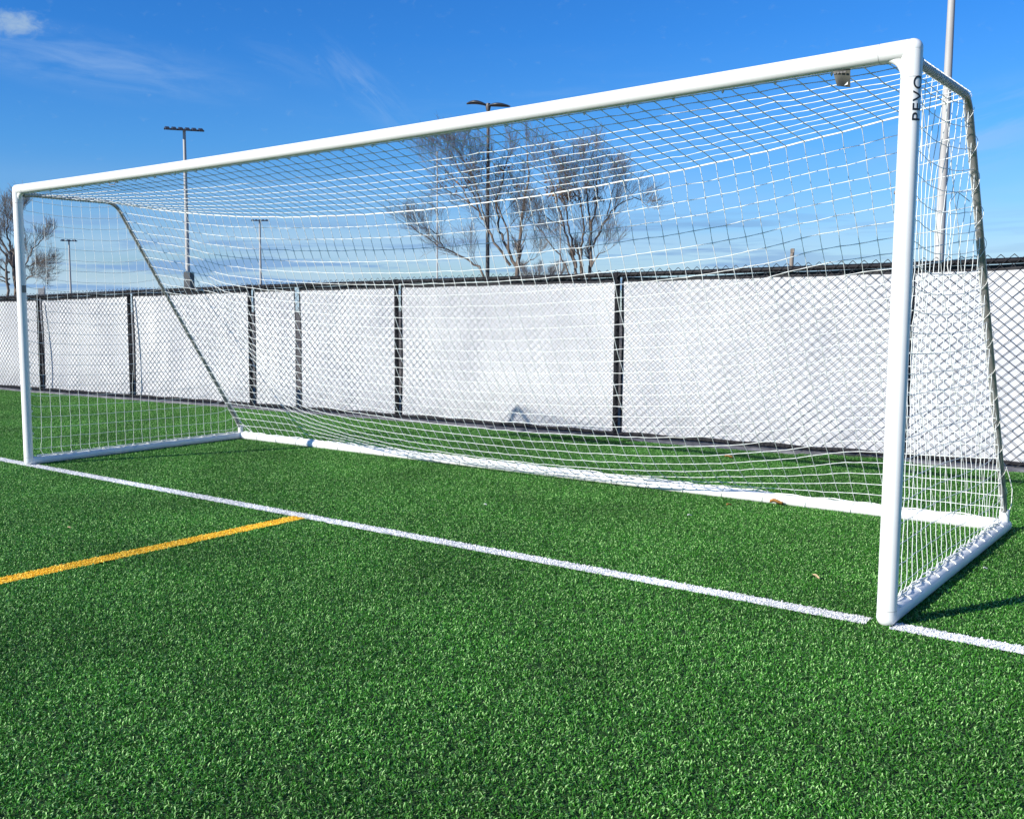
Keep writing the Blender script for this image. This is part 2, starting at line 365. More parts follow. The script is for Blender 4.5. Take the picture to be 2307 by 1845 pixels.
while y > -6.2:
    x = YL0 - TS/2
    while x > -14: put(x, y); x -= TS
    x = YL1 + TS/2
    while x < 12: put(x, y); x += TS
    y -= TS
put(7.3975, 0, 5)
x = 1.1
while x < 11.5:
    h_ = .048*max(0, math.sin(x*2.35+.6))**1.5*(1 if x > 2 else x-1)
    pts.append((x, fy(x)-.27, .004+h_*.72)); rots.append(0); idx.append(random.randrange(5)); x += .25
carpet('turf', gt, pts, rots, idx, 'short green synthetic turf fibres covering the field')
def line_tiles(sx_, sy_, mt, seed): 
    o_ = []
    for k in range(4):
        V, F, tn = blade_tile(sx_, sy_, DENS*1.3, seed+k, .62, 1.3); o_.append(tile_obj('line_patch', centred(V, sx_, sy_), F, tn, mt))
    return o_
wt = line_tiles(.25, .112, M_wline, 50)
P_ = []
x = 7.345 - .125
while x > -17: P_.append((x, 0, .008)); x -= .25
x = 7.45 + .125
while x < 12: P_.append((x, 0, .008)); x += .25
carpet('goal_line', wt, P_, [random.choice((0, math.pi)) for _ in P_], [random.randrange(4) for _ in P_], 'white painted goal line running under both goal posts')
yt = line_tiles(.124, .25, M_yline, 60)
P_ = []; y = -.05 - .125
while y > -6.3: P_.append((3.67, y, .008)); y -= .25
carpet('yellow_line', yt, P_, [random.choice((0, math.pi)) for _ in P_], [random.randrange(4) for _ in P_], 'yellow line meeting the white goal line at a right angle')
for nm, x0, x1, y0, y1, mt in (('goal_line_backing', -17, 7.34, -.054, .054, M_tbase_w), ('goal_line_backing', 7.45, 12, -.054, .054, M_tbase_w), ('yellow_line_backing', YL0+.003, YL1-.003, -6.3, -.05, M_tbase_y)):
    sheet(nm, x0, y0, x1, y1, .009, mt)

# concrete strip at the foot of the fence
mb = MB(); xs = np.linspace(-18, 14, 129)
prof = [(-.125, 0.0), (-.122, .024), (-.105, .034), (.12, .034), (.12, 0.0)]
V = []; F = []
for i, x in enumerate(xs):
    for (dy, z) in prof: V.append((x, fy(x)+dy+rng.normal(0, .003), z + (rng.normal(0, .003) if z > 0 else 0)))
for i in range(len(xs)-1):
    for k in range(4): F.append((i*5+k, (i+1)*5+k, (i+1)*5+k+1, i*5+k+1))
mb.add(V, F); o = mb.build('kerb', M_conc, smooth=False); o['kind'] = 'structure'

xs = np.arange(1.0, 12.0, .08); hr = lambda x: .048*max(0, math.sin(x*2.35+.6))**1.5*(1 if x > 2 else x-1)
V = []
for x in xs:
    for (dy, q) in ((-.38, .0), (-.30, .25), (-.22, .7), (-.135, 1.0), (-.135, .80), (-.20, .55)): V.append((x, fy(x)+dy, .006+hr(x)*q))
F = [(i*6+k, (i+1)*6+k, (i+1)*6+k+1, i*6+k+1) for i in range(len(xs)-1) for k in range(5)]
M_edge = mat('tan_turf_edge', (.16,.17,.09), .95)
o = mesh_obj('turf_edge', V, F, M_tbase); o['kind'] = 'structure'
o.data.materials.append(M_edge)
for p_ in o.data.polygons:
    if p_.index % 5 == 3: p_.material_index = 1

# ------------------------------------------------------------------ fence
fence = empty('chain_link_fence', (0, 5.0, 0), 'black chain link fence backed with white windscreen panels behind the soccer goal', 'fence')
seg = np.concatenate([np.linspace(FX[i], FX[i+1], 5)[:-1] for i in range(len(FX)-1)] + [[FX[-1]]])
mb = MB(); mb.tube([(x, fy(x)+.012, fh(x)-.032) for x in seg], .026, 14); mb.build('top_rail', M_black, fence)
mb = MB(); mb.tube([(x, fy(x)+.012,   .062) for x in seg], .016, 10); mb.build('bottom_rail', M_black, fence)
W = .10; Hc = .092
xs = np.arange(-17.0, 13.0, W/2); nz = 41
wires = np.zeros((len(xs), nz, 3))
for i, x in enumerate(xs):
    top = fh(x) + .022; k = np.arange(nz); z = top - k*Hc/2
    ph = (k + i) % 2
    xx = x + np.where(ph == 0, .0, W/2) - W/4*0
    wires[i, :, 0] = xx + rng.normal(0, .0012, nz); wires[i, :, 1] = fy(xx) - .022 + np.where(ph == 0, .0022, -.0022)
    wires[i, :, 2] = np.maximum(z, .036)
mb = MB(); mb.batch(wires, .0037, 4, (.2, 1, .1)); mb.build('wire_mesh', M_wire, fence)
posts = [-15.9, -13.1, -10.45, -7.75, -5.28, -2.6, 0.07, 3.2, 6.06, 8.7, 11.4]
for x in posts:
    mb = MB(); mb.tube([(x, fy(x)+.02, 0), (x, fy(x)+.02, fh(x)-.055)], .029, 16)
    mb.tube([(x, fy(x)+.012, fh(x)-.062), (x, fy(x)+.012, fh(x)-.0)], .033, 16)      # loop cap round the rail
    mb.build('fence_post', M_black, fence)
    for z in (.35, .8, 1.25, 1.6):
        mb = MB(); mb.tube([(x+.034*math.cos(a), fy(x)+.02+.034*math.sin(a), z) for a in np.linspace(0, 2*math.pi, 17)], .0022, 4, False)
        mb.build('wire_tie', M_wire, fence)
# panels (left edge, right edge); the gap between the first two right of x=-2.6 has no post behind it
edges = [(a_+.036, b_-.036) for a_, b_ in zip(posts[:-1], posts[1:])]
edges = edges[:5] + [(-2.564, -1.745), (-1.665, .034)] + edges[6:]
for pi, (a, b_) in enumerate(edges):
    nx = max(8, int((b_-a)/.045)); nzp = 40
    X = np.linspace(a, b_, nx); Zt = np.linspace(0, 1, nzp)
    V = []; g = np.random.default_rng(100+pi)
    ph = g.random(6)*6.28
    for k, tz in enumerate(Zt):
        for i, x in enumerate(X):
            e = min((x-a), (b_-x)); edge = min(1, e/.25)
            wv = .005*math.sin(x*7+ph[0]+tz*2.2)+.0035*math.sin(x*15+ph[1]-tz*4)+.003*math.sin(tz*9+x*3+ph[2])
            wv += .012*math.exp(-((tz-.06)/.05)**2)*math.sin(x*11+ph[3])
            y = fy(x) + .062 + edge*wv + .012*math.sin(math.pi*tz)
            z0 = .078 + .006*math.sin(x*9+ph[4]); z1 = fh(x) - .105 + .003*math.sin(x*8+ph[5])
            V.append((x + .004*math.sin(tz*11+ph[2])*(1-edge), y, z0 + (z1-z0)*tz))
    F = [(k*nx+i, k*nx+i+1, (k+1)*nx+i+1, (k+1)*nx+i) for k in range(nzp-1) for i in range(nx-1)]
    mb = MB(); mb.add(V, F); pan = mb.build('windscreen_panel', M_screen, fence)
    # black hem tape round the panel
    V = np.array(V).reshape(nzp, nx, 3); hb = MB()
    def strip(L1, L2):
        n_ = len(L1); VV = np.concatenate([L1, L2]); hb.add(VV, [(i, i+1, n_+i+1, n_+i) for i in range(n_-1)])
    o_ = np.array([0, -.003, 0])
    T0 = V[-1] + o_; T1 = T0.copy(); T1[:, 2] += .046
    if 3.2 < a < 5: T1[:, 2] -= .016*np.exp(-((T1[:, 0]-4.0)/.45)**2)
    strip(T0 + [0,0,-.004], T1)
    B0 = V[0] + o_; B1 = B0.copy(); B1[:, 2] -= .034; strip(B1, B0 + [0,0,.004])
    wd = .019
    Lc = V[:, 0] + o_; L1_ = Lc.copy(); L1_[:, 0] += wd; strip(Lc - [.004,0,0], L1_)
    Rc = V[:, -1] + o_; R1_ = Rc.copy(); R1_[:, 0] -= wd; strip(R1_, Rc + [.004,0,0])
    hb.build('hem', M_hem, pan)
# slack tie cords hanging beside the two left posts
for x, off in ((-7.75, .20), (-5.28, .12)):
    g = [(x+off*.42, fy(x)-.03, fh(x)-.10), (x+off*.75, fy(x)-.034, fh(x)*.66), (x+off*1.0, fy(x)-.034, fh(x)*.35), (x+off*1.15, fy(x)-.034, .26), (x+off*1.0, fy(x)-.036, .12)]
    mb = MB(); mb.tube(g, .014, 8); mb.build('tie_cord', M_black, fence)

# ------------------------------------------------------------------ soccer goal
GW, GH = 7.42, 2.49; PR = .0410; BZ = .040
goal = empty('soccer_goal', (GW/2, 1.2, 0), 'large white tubular soccer goal with a net standing on green turf', 'soccer goal')
SAG = .024
def cbar(x): return GH - SAG*4*(x/GW)*(1-x/GW)
mb = MB(); xs = np.linspace(.115, GW-.115, 40); mb.tube([(x, 0, cbar(x)) for x in xs], PR, 40); cross = mb.build('crossbar', M_white, goal)
for X in (0, GW):
    s = 1 if X == 0 else -1
    mb = MB(); mb.tube([(X, 0, .05), (X, 0, .8), (X, 0, 1.6), (X, 0, GH-.11)], PR, 40); post = mb.build('post', M_white, goal)
    if X: post_r = post
    else: post_l = post
    # corner elbow
    er = PR + .0006
    mb = MB(); mb.tube([(X, 0, GH-.12), (X, 0, GH-.01)], er, 40, True); mb.tube([(X+s*.01, 0, GH), (X+s*.125, 0, cbar(.125))], er, 40, True)
    mb.ball((X, 0, GH), er, 40, 24)
    # fillet in the inner angle
    arc = [(X+s*((1-q)**2*.098+2*q*(1-q)*.034+q*q*.022), 0, GH-((1-q)**2*.022+2*q*(1-q)*.034+q*q*.098)) for q in np.linspace(0, 1, 11)]
    mb.tube(arc, .021, 18, True)
    mb.build('corner_elbow', M_white, goal)
    # thin seam where the tube slides into the elbow
    mb = MB(); mb.tube([(X+s*.1245, 0, cbar(.125)), (X+s*.1265, 0, cbar(.125))], er+.0004, 40, False); mb.build('seam', M_seam, goal); mb = MB(); mb.tube([(X, 0, GH-.1195), (X, 0, GH-.1215)], er+.0002, 40, False); mb.build('seam', M_seam, goal)
    # foot
    mb = MB(); mb.tube([(X, 0, .042), (X, 0, .058)], PR+.0006, 40, True); mb.ball((X, 0, .044), PR+.0006, 40, 24); mb.build('foot_elbow', M_white, goal)
    mb = MB(); mb.tube([(X, 0, .078), (X, 0, .0798)], PR+.0006, 40, False); mb.build('seam', M_seam, goal)
    mb = MB(); mb.tube([(X, .02, BZ), (X, 1.2, BZ), (X, 2.535, BZ)], .038, 32); mb.ball((X, 2.535, BZ), .038, 24, 14, 1.0); mb.build('side_base_bar', M_bar, goal)
    # bent rear support
    pts_ = [(X, .03, 2.452), (X, .5, 2.452)]
    bx, bz_, fr = 1.0, 2.452, .11
    d2 = np.array([1.46, -2.25]); d2 /= np.linalg.norm(d2)
    for t_ in np.linspace(0, 1, 8):
        a_ = np.array([bx-fr, bz_]); b2 = np.array([bx, bz_]); c_ = b2 + d2*fr
        q = (1-t_)**2*a_ + 2*t_*(1-t_)*b2 + t_**2*c_; pts_.append((X, q[0], q[1]))
    pts_ += [(X, 1.75, 1.285), (X, 2.43, .24), (X, 2.485, .13), (X, 2.495, .06)]
    mb = MB(); mb.tube(pts_, .0180, 20); mb.build('rear_support', M_alu, goal)
    mb = MB(); mb.tube([(X, 2.495, .05), (X, 2.495, .145)], .029, 20); mb.build('support_socket', M_white, goal)
    # clamp where the top bar meets the crossbar
    mb = MB(); mb.tube([(X, .055, 2.452), (X, .085, 2.452)], .027, 16); mb.build('bar_clamp', M_alu, goal)
mb = MB(); mb.tube([(.03, 2.5, BZ), (2.5, 2.5, BZ), (5, 2.5, BZ), (GW-.03, 2.5, BZ)], .0405, 32); mb.build('rear_base_bar', M_bar, goal)
# grey band on the far post
V = [((PR+.0012)*math.cos(a), (PR+.0012)*math.sin(a), z) for z in (1.575, 1.60, 1.64) for a in np.linspace(R(-22), R(100), 13)]
mb = MB(); mb.add(V, [(k*13+i, k*13+i+1, (k+1)*13+i+1, (k+1)*13+i) for k in range(2) for i in range(12)]); mb.build('band', M_grey, post_l)
mb = MB(); mb.box((GW-PR-.004, -.012, 1.893), (GW-PR+.006, 0, 1.907)); mb.build('bolt', M_grey, post_r)
# net clips: one mesh, repeated along posts and crossbar
mb = MB(); mb.tube([(0, 0, 0), (0, .010, .002), (0, .018, -.004), (0, .016, -.014), (0, .006, -.016)], .0035, 6)
clip0 = mb.build('net_clip', M_clip, None); clip0.parent = goal; used = [False]
def clip(loc, rz=0, rx=0):
    c_ = clip0 if not used[0] else clip0.copy()
    if used[0]: link(c_); c_.parent = goal
    used[0] = True
    c_.location = Vector(loc) - Vector(goal.location); c_.rotation_euler = (rx, 0, rz)
for z in np.arange(.3, 2.35, .205):
    clip((0, PR-.002, z)); clip((GW, PR-.002, z))
for x in np.arange(.25, 7.3, .253): clip((x, PR*.70, cbar(x)-PR*.70), 0, -.7)
# raised black word on the near post, reading upwards, bent round the tube
tcv = bpy.data.curves.new('word', 'FONT'); tcv.body = 'PEVO'; tcv.size = 1.0; tcv.space_character = 1.12; tcv.offset = .004
tmp = bpy.data.objects.new('word', tcv); link(tmp); bpy.context.view_layer.update()
me = bpy.data.meshes.new_from_object(tmp.evaluated_get(bpy.context.evaluated_depsgraph_get())); bpy.data.objects.remove(tmp)
bm = bmesh.new(); bm.from_mesh(me)
xsv = [v.co.x for v in bm.verts]; ysv = [v.co.y for v in bm.verts]; x0, x1, y0, y1 = min(xsv), max(xsv), min(ysv), max(ysv)
for k in range(1, 16):
    gm = bm.verts[:] + bm.edges[:] + bm.faces[:]
    bmesh.ops.bisect_plane(bm, geom=gm, plane_co=(0, y0+(y1-y0)*k/16, 0), plane_no=(0, 1, 0))
Z0, Z1, CH = 2.190, 2.372, .044; rr = PR + .0012
mid = math.atan2(-4.6868, 1.2532) + .75          # faces just right of the camera
for v in bm.verts:
    u = (v.co.x-x0)/(x1-x0); q = (v.co.y-y0)/(y1-y0)       # reading direction goes up; letter tops face left
    th = mid - (q-.5)*CH/rr
    v.co = (GW + rr*math.cos(th), rr*math.sin(th), Z0+(Z1-Z0)*u)
bm.to_mesh(me); bm.free(); me.materials.clear(); me.materials.append(M_letter)
o = bpy.data.objects.new('lettering', me); link(o); o.parent = post_r; o.location = -Vector(goal.location)
# hanging sticker under the crossbar
M_label = vary(mat('shade_painted_sticker', (.14,.14,.10), .6), (.075,.075,.055), (.04,.04,.03), 30)  # shade below the crossbar is put into this dark olive colour
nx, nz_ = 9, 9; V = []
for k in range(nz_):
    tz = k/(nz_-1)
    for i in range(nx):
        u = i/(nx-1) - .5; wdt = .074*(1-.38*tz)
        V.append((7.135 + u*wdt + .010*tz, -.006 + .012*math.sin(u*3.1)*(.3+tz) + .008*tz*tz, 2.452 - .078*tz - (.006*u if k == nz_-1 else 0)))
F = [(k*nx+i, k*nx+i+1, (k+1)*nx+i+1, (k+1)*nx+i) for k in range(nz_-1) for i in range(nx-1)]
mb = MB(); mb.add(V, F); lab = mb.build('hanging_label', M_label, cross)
mb = MB()
for k in range(4): mb.box((7.105+k*.014, -.0165, 2.430), (7.115+k*.014, -.0145, 2.437))
mb.build('print', M_letter, lab, False)
mb = MB(); V_ = [(7.150, -.006, 2.377), (7.164, -.004, 2.380), (7.164, -.004, 2.392)]; mb.add(V_ + [(a_, b2-.002, c_) for a_, b2, c_ in V_], [(0,1,2),(3,5,4),(0,3,4,1),(1,4,5,2),(2,5,3,0)]); mb.build('torn_corner', M_clip, lab, False)
mb = MB(); mb.tube([(1.44, .0, cbar(1.5)-PR), (1.46, 0, cbar(1.5)-PR-.022), (1.52, 0, cbar(1.5)-PR-.024), (1.55, 0, cbar(1.5)-PR)], .003, 6); mb.build('hook', M_grey, cross)

# ------------------------------------------------------------------ goal net (hung by a short relaxation under gravity)
def simulate(dx=.102, ly=.0965, lb=.0955, iters=1500, NB=28, g=1e-5):
    nx = 75; nr = 10; ny = nr+NB+1; X = np.linspace(0, GW, nx); P = np.zeros((ny, nx, 3))
    for j in range(ny):
        if j <= nr: y = .03+.97*j/nr; z = 2.45
        else: t_ = (j-nr)/NB; y = 1+1.5*t_; z = 2.45-2.37*t_
        P[j, :, 0] = X; P[j, :, 1] = y; P[j, :, 2] = z
    P[0, :, 2] = [cbar(x)-PR*.95 for x in X]; P[0, :, 1] = .03
    pin = np.zeros((ny, nx), bool); pin[0] = pin[-1] = True; pin[:, 0] = pin[:, -1] = True
    rx = [0,.986,1.886,2.723,3.936,5.0,5.635,6.344,7.073,7.42]; rz = [2.45,2.30,2.205,2.155,2.13,2.165,2.207,2.28,2.39,2.45]
    c_ = np.polyfit(np.array(rx)/GW, np.array(rz)-2.45, 6, w=[9]+[1]*8+[9]); P[nr, :, 2] = 2.45+np.polyval(c_, X/GW); pin[nr] = True
    for j in range(nr+1, ny-1): P[j, :, 2] -= (2.45-P[nr, :, 2])*(1-(j-nr)/NB)
    for j in range(1, nr): P[j, :, 2] = P[0, :, 2]+(P[nr, :, 2]-P[0, :, 2])*j/nr
    w_ = (~pin).astype(float); Vp = P.copy()
    def con(A, B, wa, wb, l):
        d = B-A; Ln = np.sqrt((d*d).sum(-1)); c2 = np.maximum(Ln-l, 0)/np.maximum(Ln, 1e-9)/np.maximum(wa+wb, 1e-9); c2 = c2[..., None]*d
        A += c2*wa[..., None]; B -= c2*wb[..., None]
    ls = np.full(ny-1, lb); ls[:nr] = ly; dxs = np.full((ny, 1), dx); dxs[:nr] = .1006
    for it in range(iters):
        Pn = P+(P-Vp)*.97; Pn[..., 2] -= g; Vp = P; P = np.where(pin[..., None], Vp, Pn)
        for k in range(4):
            for s in (0, 1):
                con(P[:, s:-1:2], P[:, s+1::2], w_[:, s:-1:2], w_[:, s+1::2], dxs); con(P[s:-1:2], P[s+1::2], w_[s:-1:2], w_[s+1::2], ls[s::2][:, None])
        np.maximum(P[..., 2], .03, out=P[..., 2])
    return P, nr
P, nr = simulate()
jit = rng.normal(0, .0018, P.shape); jit[0] = 0; jit[-1] = 0; P = P + jit
def knotted(Q, amp=.0009):
    """add a mid point to every span so the twine kinks a little at the knots"""
    n_, m_, _ = Q.shape; O = np.zeros((n_, 2*m_-1, 3)); O[:, ::2] = Q; O[:, 1::2] = (Q[:, 1:]+Q[:, :-1])/2 + rng.normal(0, amp, (n_, m_-1, 3)); return O
net = empty('goal_net', (GW/2, 1.2, 0), 'white square mesh net hung over the white soccer goal frame', 'net')
TW = .0021
def panel(name, Q):
    mb = MB()
    for q_ in (Q, np.transpose(Q, (1, 0, 2))):
        kq = knotted(q_); rr2 = np.full(kq.shape[:2], TW*.93); rr2[:, ::2] = TW*1.45; mb.batch(kq, rr2, 4)
    n_, m_, _ = Q.shape
    return mb.build(name, M_net, net)
panel('roof_panel', P[:nr+1]); panel('back_panel', P[nr:])
mb = MB(); rp = P[nr].copy(); rp[:, 2] -= .003; mb.tube(rp, .0032, 8); mb.build('ridge_rope', M_rope, net)
mb = MB(); bt = np.array([(x, 2.5+.02*math.sin(x*9), .085+.005*math.sin(x*23)) for x in np.linspace(.05, GW-.05, 110)]); mb.tube(bt, .0038, 6)
for x in np.arange(.3, 7.3, .31):
    mb.tube([(x+.012*math.sin(a), 2.5+.044*math.cos(a), BZ+.044*math.sin(a)) for a in np.linspace(0, 2*math.pi, 17)], .0026, 5, False)
mb.build('rear_lacing', M_rope, net)
def zt(y): return 2.44 if y <= 1 else 2.44-(y-1)/1.5*2.36
def yd(z): return 1.0+(2.44-z)/2.36*1.5
for X, sg, sd in ((0, 1, 5), (GW, -1, 9)):
    g = np.random.default_rng(sd); ph = g.random(5)*6.28
    bul = .035 if X == 0 else .05
    def f(y, z):
        a_ = min(1, max(0, y/yd(z))); b2 = min(1, max(0, z/zt(y)))
        e = math.sin(math.pi*a_)*math.sin(math.pi*b2)
        dx_ = sg*e*bul*(1+.5*math.sin(3*y+ph[0])) + e*.012*math.sin(7*z+ph[1]+2*y)
        dz_ = -.055*(1-math.exp(-y/.45))*math.sin(math.pi*min(1, b2**.8))*(.5+.5*z/2.4) - .035*math.sin(math.pi*a_)*b2
        dy_ = .018*math.sin(2.6*z+ph[2])*e - .03*math.exp(-((z-.08)/.18)**2)*math.exp(-y/.3)
        return (X+dx_, y+dy_, max(.085, z+dz_))
    mb = MB()
    js = np.arange(0, 26)*.0975+.045
    for y in js:
        top = zt(y); 
        if top < .16: continue
        zz = np.linspace(.082, top, max(3, int(top/.05)+1)); pl = np.array([f(y, z) for z in zz]) + g.normal(0, .0015, (len(zz), 3)); pl[0] = (X+sg*.02, y, .080); pl[-1] = (X, y, top)
        mb.tube(pl, TW*.9, 4, False)
    for z in np.arange(.15, 2.43, .0985):
        yy = np.linspace(.04, yd(z), max(3, int(yd(z)/.05)+1)); pl = np.array([f(y, z) for y in yy]) + g.normal(0, .0015, (len(yy), 3)); pl[0] = (X, .043, z+.012)
        mb.tube(pl, TW*.9, 4, False)
    mb.build('side_panel', M_net, net)
    # lacing wound round the top bar, the rear support and the base bar
    mb = MB(); pth = []
    nth = 420
    for i in range(nth):
        s_ = i/(nth-1); a_ = s_*2*math.pi*34; rr_ = .0205 + .001*math.sin(i*.7)
        pth.append((X+rr_*math.cos(a_), .06+s_*.93, 2.452+rr_*math.sin(a_)))
    mb.tube(pth, .0016, 5)
    d = np.array([0, 1.46, -2.25]); d /= np.linalg.norm(d); e1 = np.array([1., 0, 0]); e2 = np.cross(d, e1); pth = []
    for i in range(360):
        s_ = i/359; a_ = s_*2*math.pi*13; rr_ = .0235+.003*math.sin(i*.31); pth.append(np.array([X, 1.03, 2.40]) + d*s_*2.55 + rr_*(math.cos(a_)*e1+math.sin(a_)*e2))
    mb.tube(pth, .0016, 5)
    mb.tube([(X+sg*.022+.003*math.sin(s*9), 1.02+1.45*s, 2.41-2.22*s) for s in np.linspace(0, 1, 60)], .0032, 6)
    mb.build('support_lacing', M_rope, net)
    mb = MB(); yy = np.linspace(.07, 2.44, 120)
    for k in range(2):
        mb.tube([(X+sg*(.014+.012*math.sin(y*19+k*2.4+ph[3])), y, .083+.009*abs(math.sin(y*13.5+k*1.3))) for y in yy], .0036, 6)
    for y in np.arange(.09, 2.42, .17):
        tl = .03
        mb.tube([(X+.043*math.cos(a), y+tl*math.sin(a)*.6, BZ+.043*math.sin(a)) for a in np.linspace(.75, 2.4, 9)], .0034, 6)
        mb.ball((X+sg*.012, y, .088), .0085, 8, 6)
    mb.build('base_lacing', M_rope, net)
# loose cord ends
mb = MB(); mb.tube([(GW, .10, 2.43), (GW-.01, .115, 2.33), (GW-.02, .09, 2.25), (GW-.03, .08, 2.16)], .0022, 5); mb.build('loose_cord', M_rope, net)
mb = MB(); mb.tube([(GW, .11, 2.42), (GW+.01, .15, 2.30), (GW, .21, 2.17), (GW, .22, 2.05)], .0022, 5); mb.build('loose_cord', M_rope, net)
mb = MB(); mb.tube([(GW, 1.15, 1.95), (GW-.03, 1.02, 1.99), (GW-.04, .92, 1.93), (GW-.03, .93, 1.8), (GW-.05, .98, 1.62), (GW-.02, .95, 1.5)], .0022, 5); mb.build('loose_cord', M_rope, net)
mb = MB(); mb.tube([(GW, 2.47, .42), (GW+.012, 2.51, .36), (GW+.028, 2.54, .27), (GW+.026, 2.55, .17), (GW+.008, 2.545, .10)], .0030, 6); mb.build('loose_cord', M_rope, net)
mb = MB(); mb.tube([(0, 2.45, .22), (.05, 2.5, .16), (.17, 2.51, .09)], .0042, 6); mb.build('loose_cord', M_rope, net)

# ------------------------------------------------------------------ litter on the turf
def leaf_obj(loc, rz, L_, W_, lift, mt, label, grp=None, name='fallen_leaf', cat='leaf'):
    V = []; nu, nv = 9, 5
    for i in range(nu):
        u = i/(nu-1); wv = math.sin(math.pi*min(.98, max(.04, u)))**.7*(1+.25*math.sin(u*25))
        for j in range(nv):
            v = j/(nv-1)-.5; V.append(((u-.5)*L_, v*W_*wv, lift*(abs(v)*1.6+.35*math.sin(u*5))+.012))
    F = [(i*nv+j, (i+1)*nv+j, (i+1)*nv+j+1, i*nv+j+1) for i in range(nu-1) for j in range(nv-1)]
    o = mesh_obj(name, V, F, mt); md = o.modifiers.new('thickness', 'SOLIDIFY'); md.thickness = .0015
    o.location = loc; o.rotation_euler = (0, 0, rz); return tag(o, label, cat, grp)
M_leaf = vary(mat('tan_leaf', (.42,.20,.05), .8), (.50,.25,.07), (.30,.13,.035), 40)
M_leaf2 = vary(mat('pale_straw', (.62,.48,.26), .8), (.66,.52,.30), (.45,.30,.14), 40)
M_scrap = mat('white_scrap', (.7,.72,.68), .8)
leaf_obj((6.00, 2.42, .012), .35, .090, .045, .028, M_leaf, 'curled tan leaf lying against the rear base bar', 'dead leaves on the turf')
leaf_obj((5.76, 2.16, .010), 1.2, .045, .02, .012, M_leaf, 'small tan leaf out on open turf in front of the rear base bar', 'dead leaves on the turf')
leaf_obj((6.92, .56, .014), -.7, .060, .012, .010, M_leaf2, 'pale straw-coloured leaf sliver inside the goal near the right post', 'dead leaves on the turf')
leaf_obj((4.79, 4.40, .012), .2, .07, .03, .02, M_leaf, 'tan leaf behind the net near the foot of the fence', 'dead leaves on the turf')
leaf_obj((4.45, 1.02, .020), .4, .022, .014, .008, M_scrap, 'tiny white scrap on the turf inside the goal mouth', 'white scraps on the turf', 'paper_scrap', 'scrap')
leaf_obj((7.56, 1.27, .022), .4, .018, .014, .008, M_scrap, 'tiny white scrap in the shadowed turf right of the goal side', 'white scraps on the turf', 'paper_scrap', 'scrap')
leaf_obj((2.86, -1.29, .020), .4, .022, .012, .008, M_leaf2, 'tiny pale scrap on the turf left of the yellow line', 'white scraps on the turf', 'paper_scrap', 'scrap')
leaf_obj((5.73, 1.59, .020), .9, .030, .014, .008, M_scrap, 'small pale scrap on the turf between goal line and rear bar', 'white scraps on the turf', 'paper_scrap', 'scrap')

# ------------------------------------------------------------------ light poles beyond the fence
RX = np.array([.76141812, .64825353, 0.]); RX /= np.linalg.norm(RX); FD = np.array([-RX[1], RX[0], 0.])
def heads_row(mb, lens, c_, n_, span, ax, tilt=.25):
    for i in range(n_):
        u = -span/2 + span*(i+.5)/n_; w_ = span/n_*.78
        p = np.array(c_) + ax*u
        q = np.cross([0, 0, 1], ax)
        V = []
        for (a_, b2, z) in ((-.5,-.45,.0),(.5,-.45,.0),(.5,.45,.18),(-.5,.45,.18),(-.35,-.32,.13),(.35,-.32,.13),(.35,.35,.26),(-.35,.35,.26)):
            V.append(p + ax*a_*w_ + q*b2*.62 + np.array([0,0,z-.1]))
        mb.add(V, [(0,3,2,1),(4,5,6,7),(0,1,5,4),(1,2,6,5),(2,3,7,6),(3,0,4,7)])
        Vl = [p + ax*a_*w_*.8 + q*b2*.5 + np.array([0,0,z-.115]) for (a_, b2, z) in ((-.5,-.45,.0),(.5,-.45,.0),(.5,.45,.17),(-.5,.45,.17))]
        lens.add(Vl + [v_ + np.array([0,0,.012]) for v_ in Vl], [(0,3,2,1),(4,5,6,7),(0,1,5,4),(1,2,6,5),(2,3,7,6),(3,0,4,7)])
def flood(name, x, y, top, r0, r1, n_, span, label, mt, ang=0.0, base=None, grp='floodlights beyond the fence'):
    root = empty(name, (x, y, 0), label, 'light pole', grp)
    mb = MB(); mb.tube([(x, y, -.02), (x, y, top*.5), (x, y, top)], [r0, (r0+r1)/2, r1], 16); mb.build('pole', mt, root)
    ax = RX*math.cos(ang) + FD*math.sin(ang)
    mb = MB(); c_ = np.array([x, y, top-.05]); mb.tube([c_-ax*span/2, c_+ax*span/2], .05, 8); mb.build('crossarm', M_fixture, root)
    mb = MB(); le = MB(); heads_row(mb, le, (x, y, top-.02), n_, span, ax); h = mb.build('lamp_heads', M_fixture, root, False); le.build('lens', M_lens, h, False)
    if base:
        mb = MB(); mb.box((x-base[0]/2+base[2], y-base[0]/2, 0), (x+base[0]/2+base[2], y+base[0]/2, base[1]), .3); mb.build('control_box', M_fixture, root, False)
    return root
flood('floodlight_pole', -41.63, 33.16, 12.15, .16, .09, 6, 2.35, 'tall grey floodlight pole with six dark heads, seen above the left part of the crossbar', M_galv, .35, (.45, 3.75, .1))
flood('floodlight_pole', -92.17, 82.66, 13.0, .18, .12, 5, 2.2, 'distant slim floodlight pole in the sky between the tall left pole and the bare trees', M_galv, .15)
flood('floodlight_pole', -110.68, 66.56, 10.5, .16, .10, 3, 2.1, 'distant T-topped light pole seen just right of the left goal post', M_galv, .5)
flood('floodlight_pole', 1.25, 26.6, 13.2, .145, .075, 4, 2.2, 'tall pale galvanised pole rising behind the right goal post and out of frame', M_galv, .2)
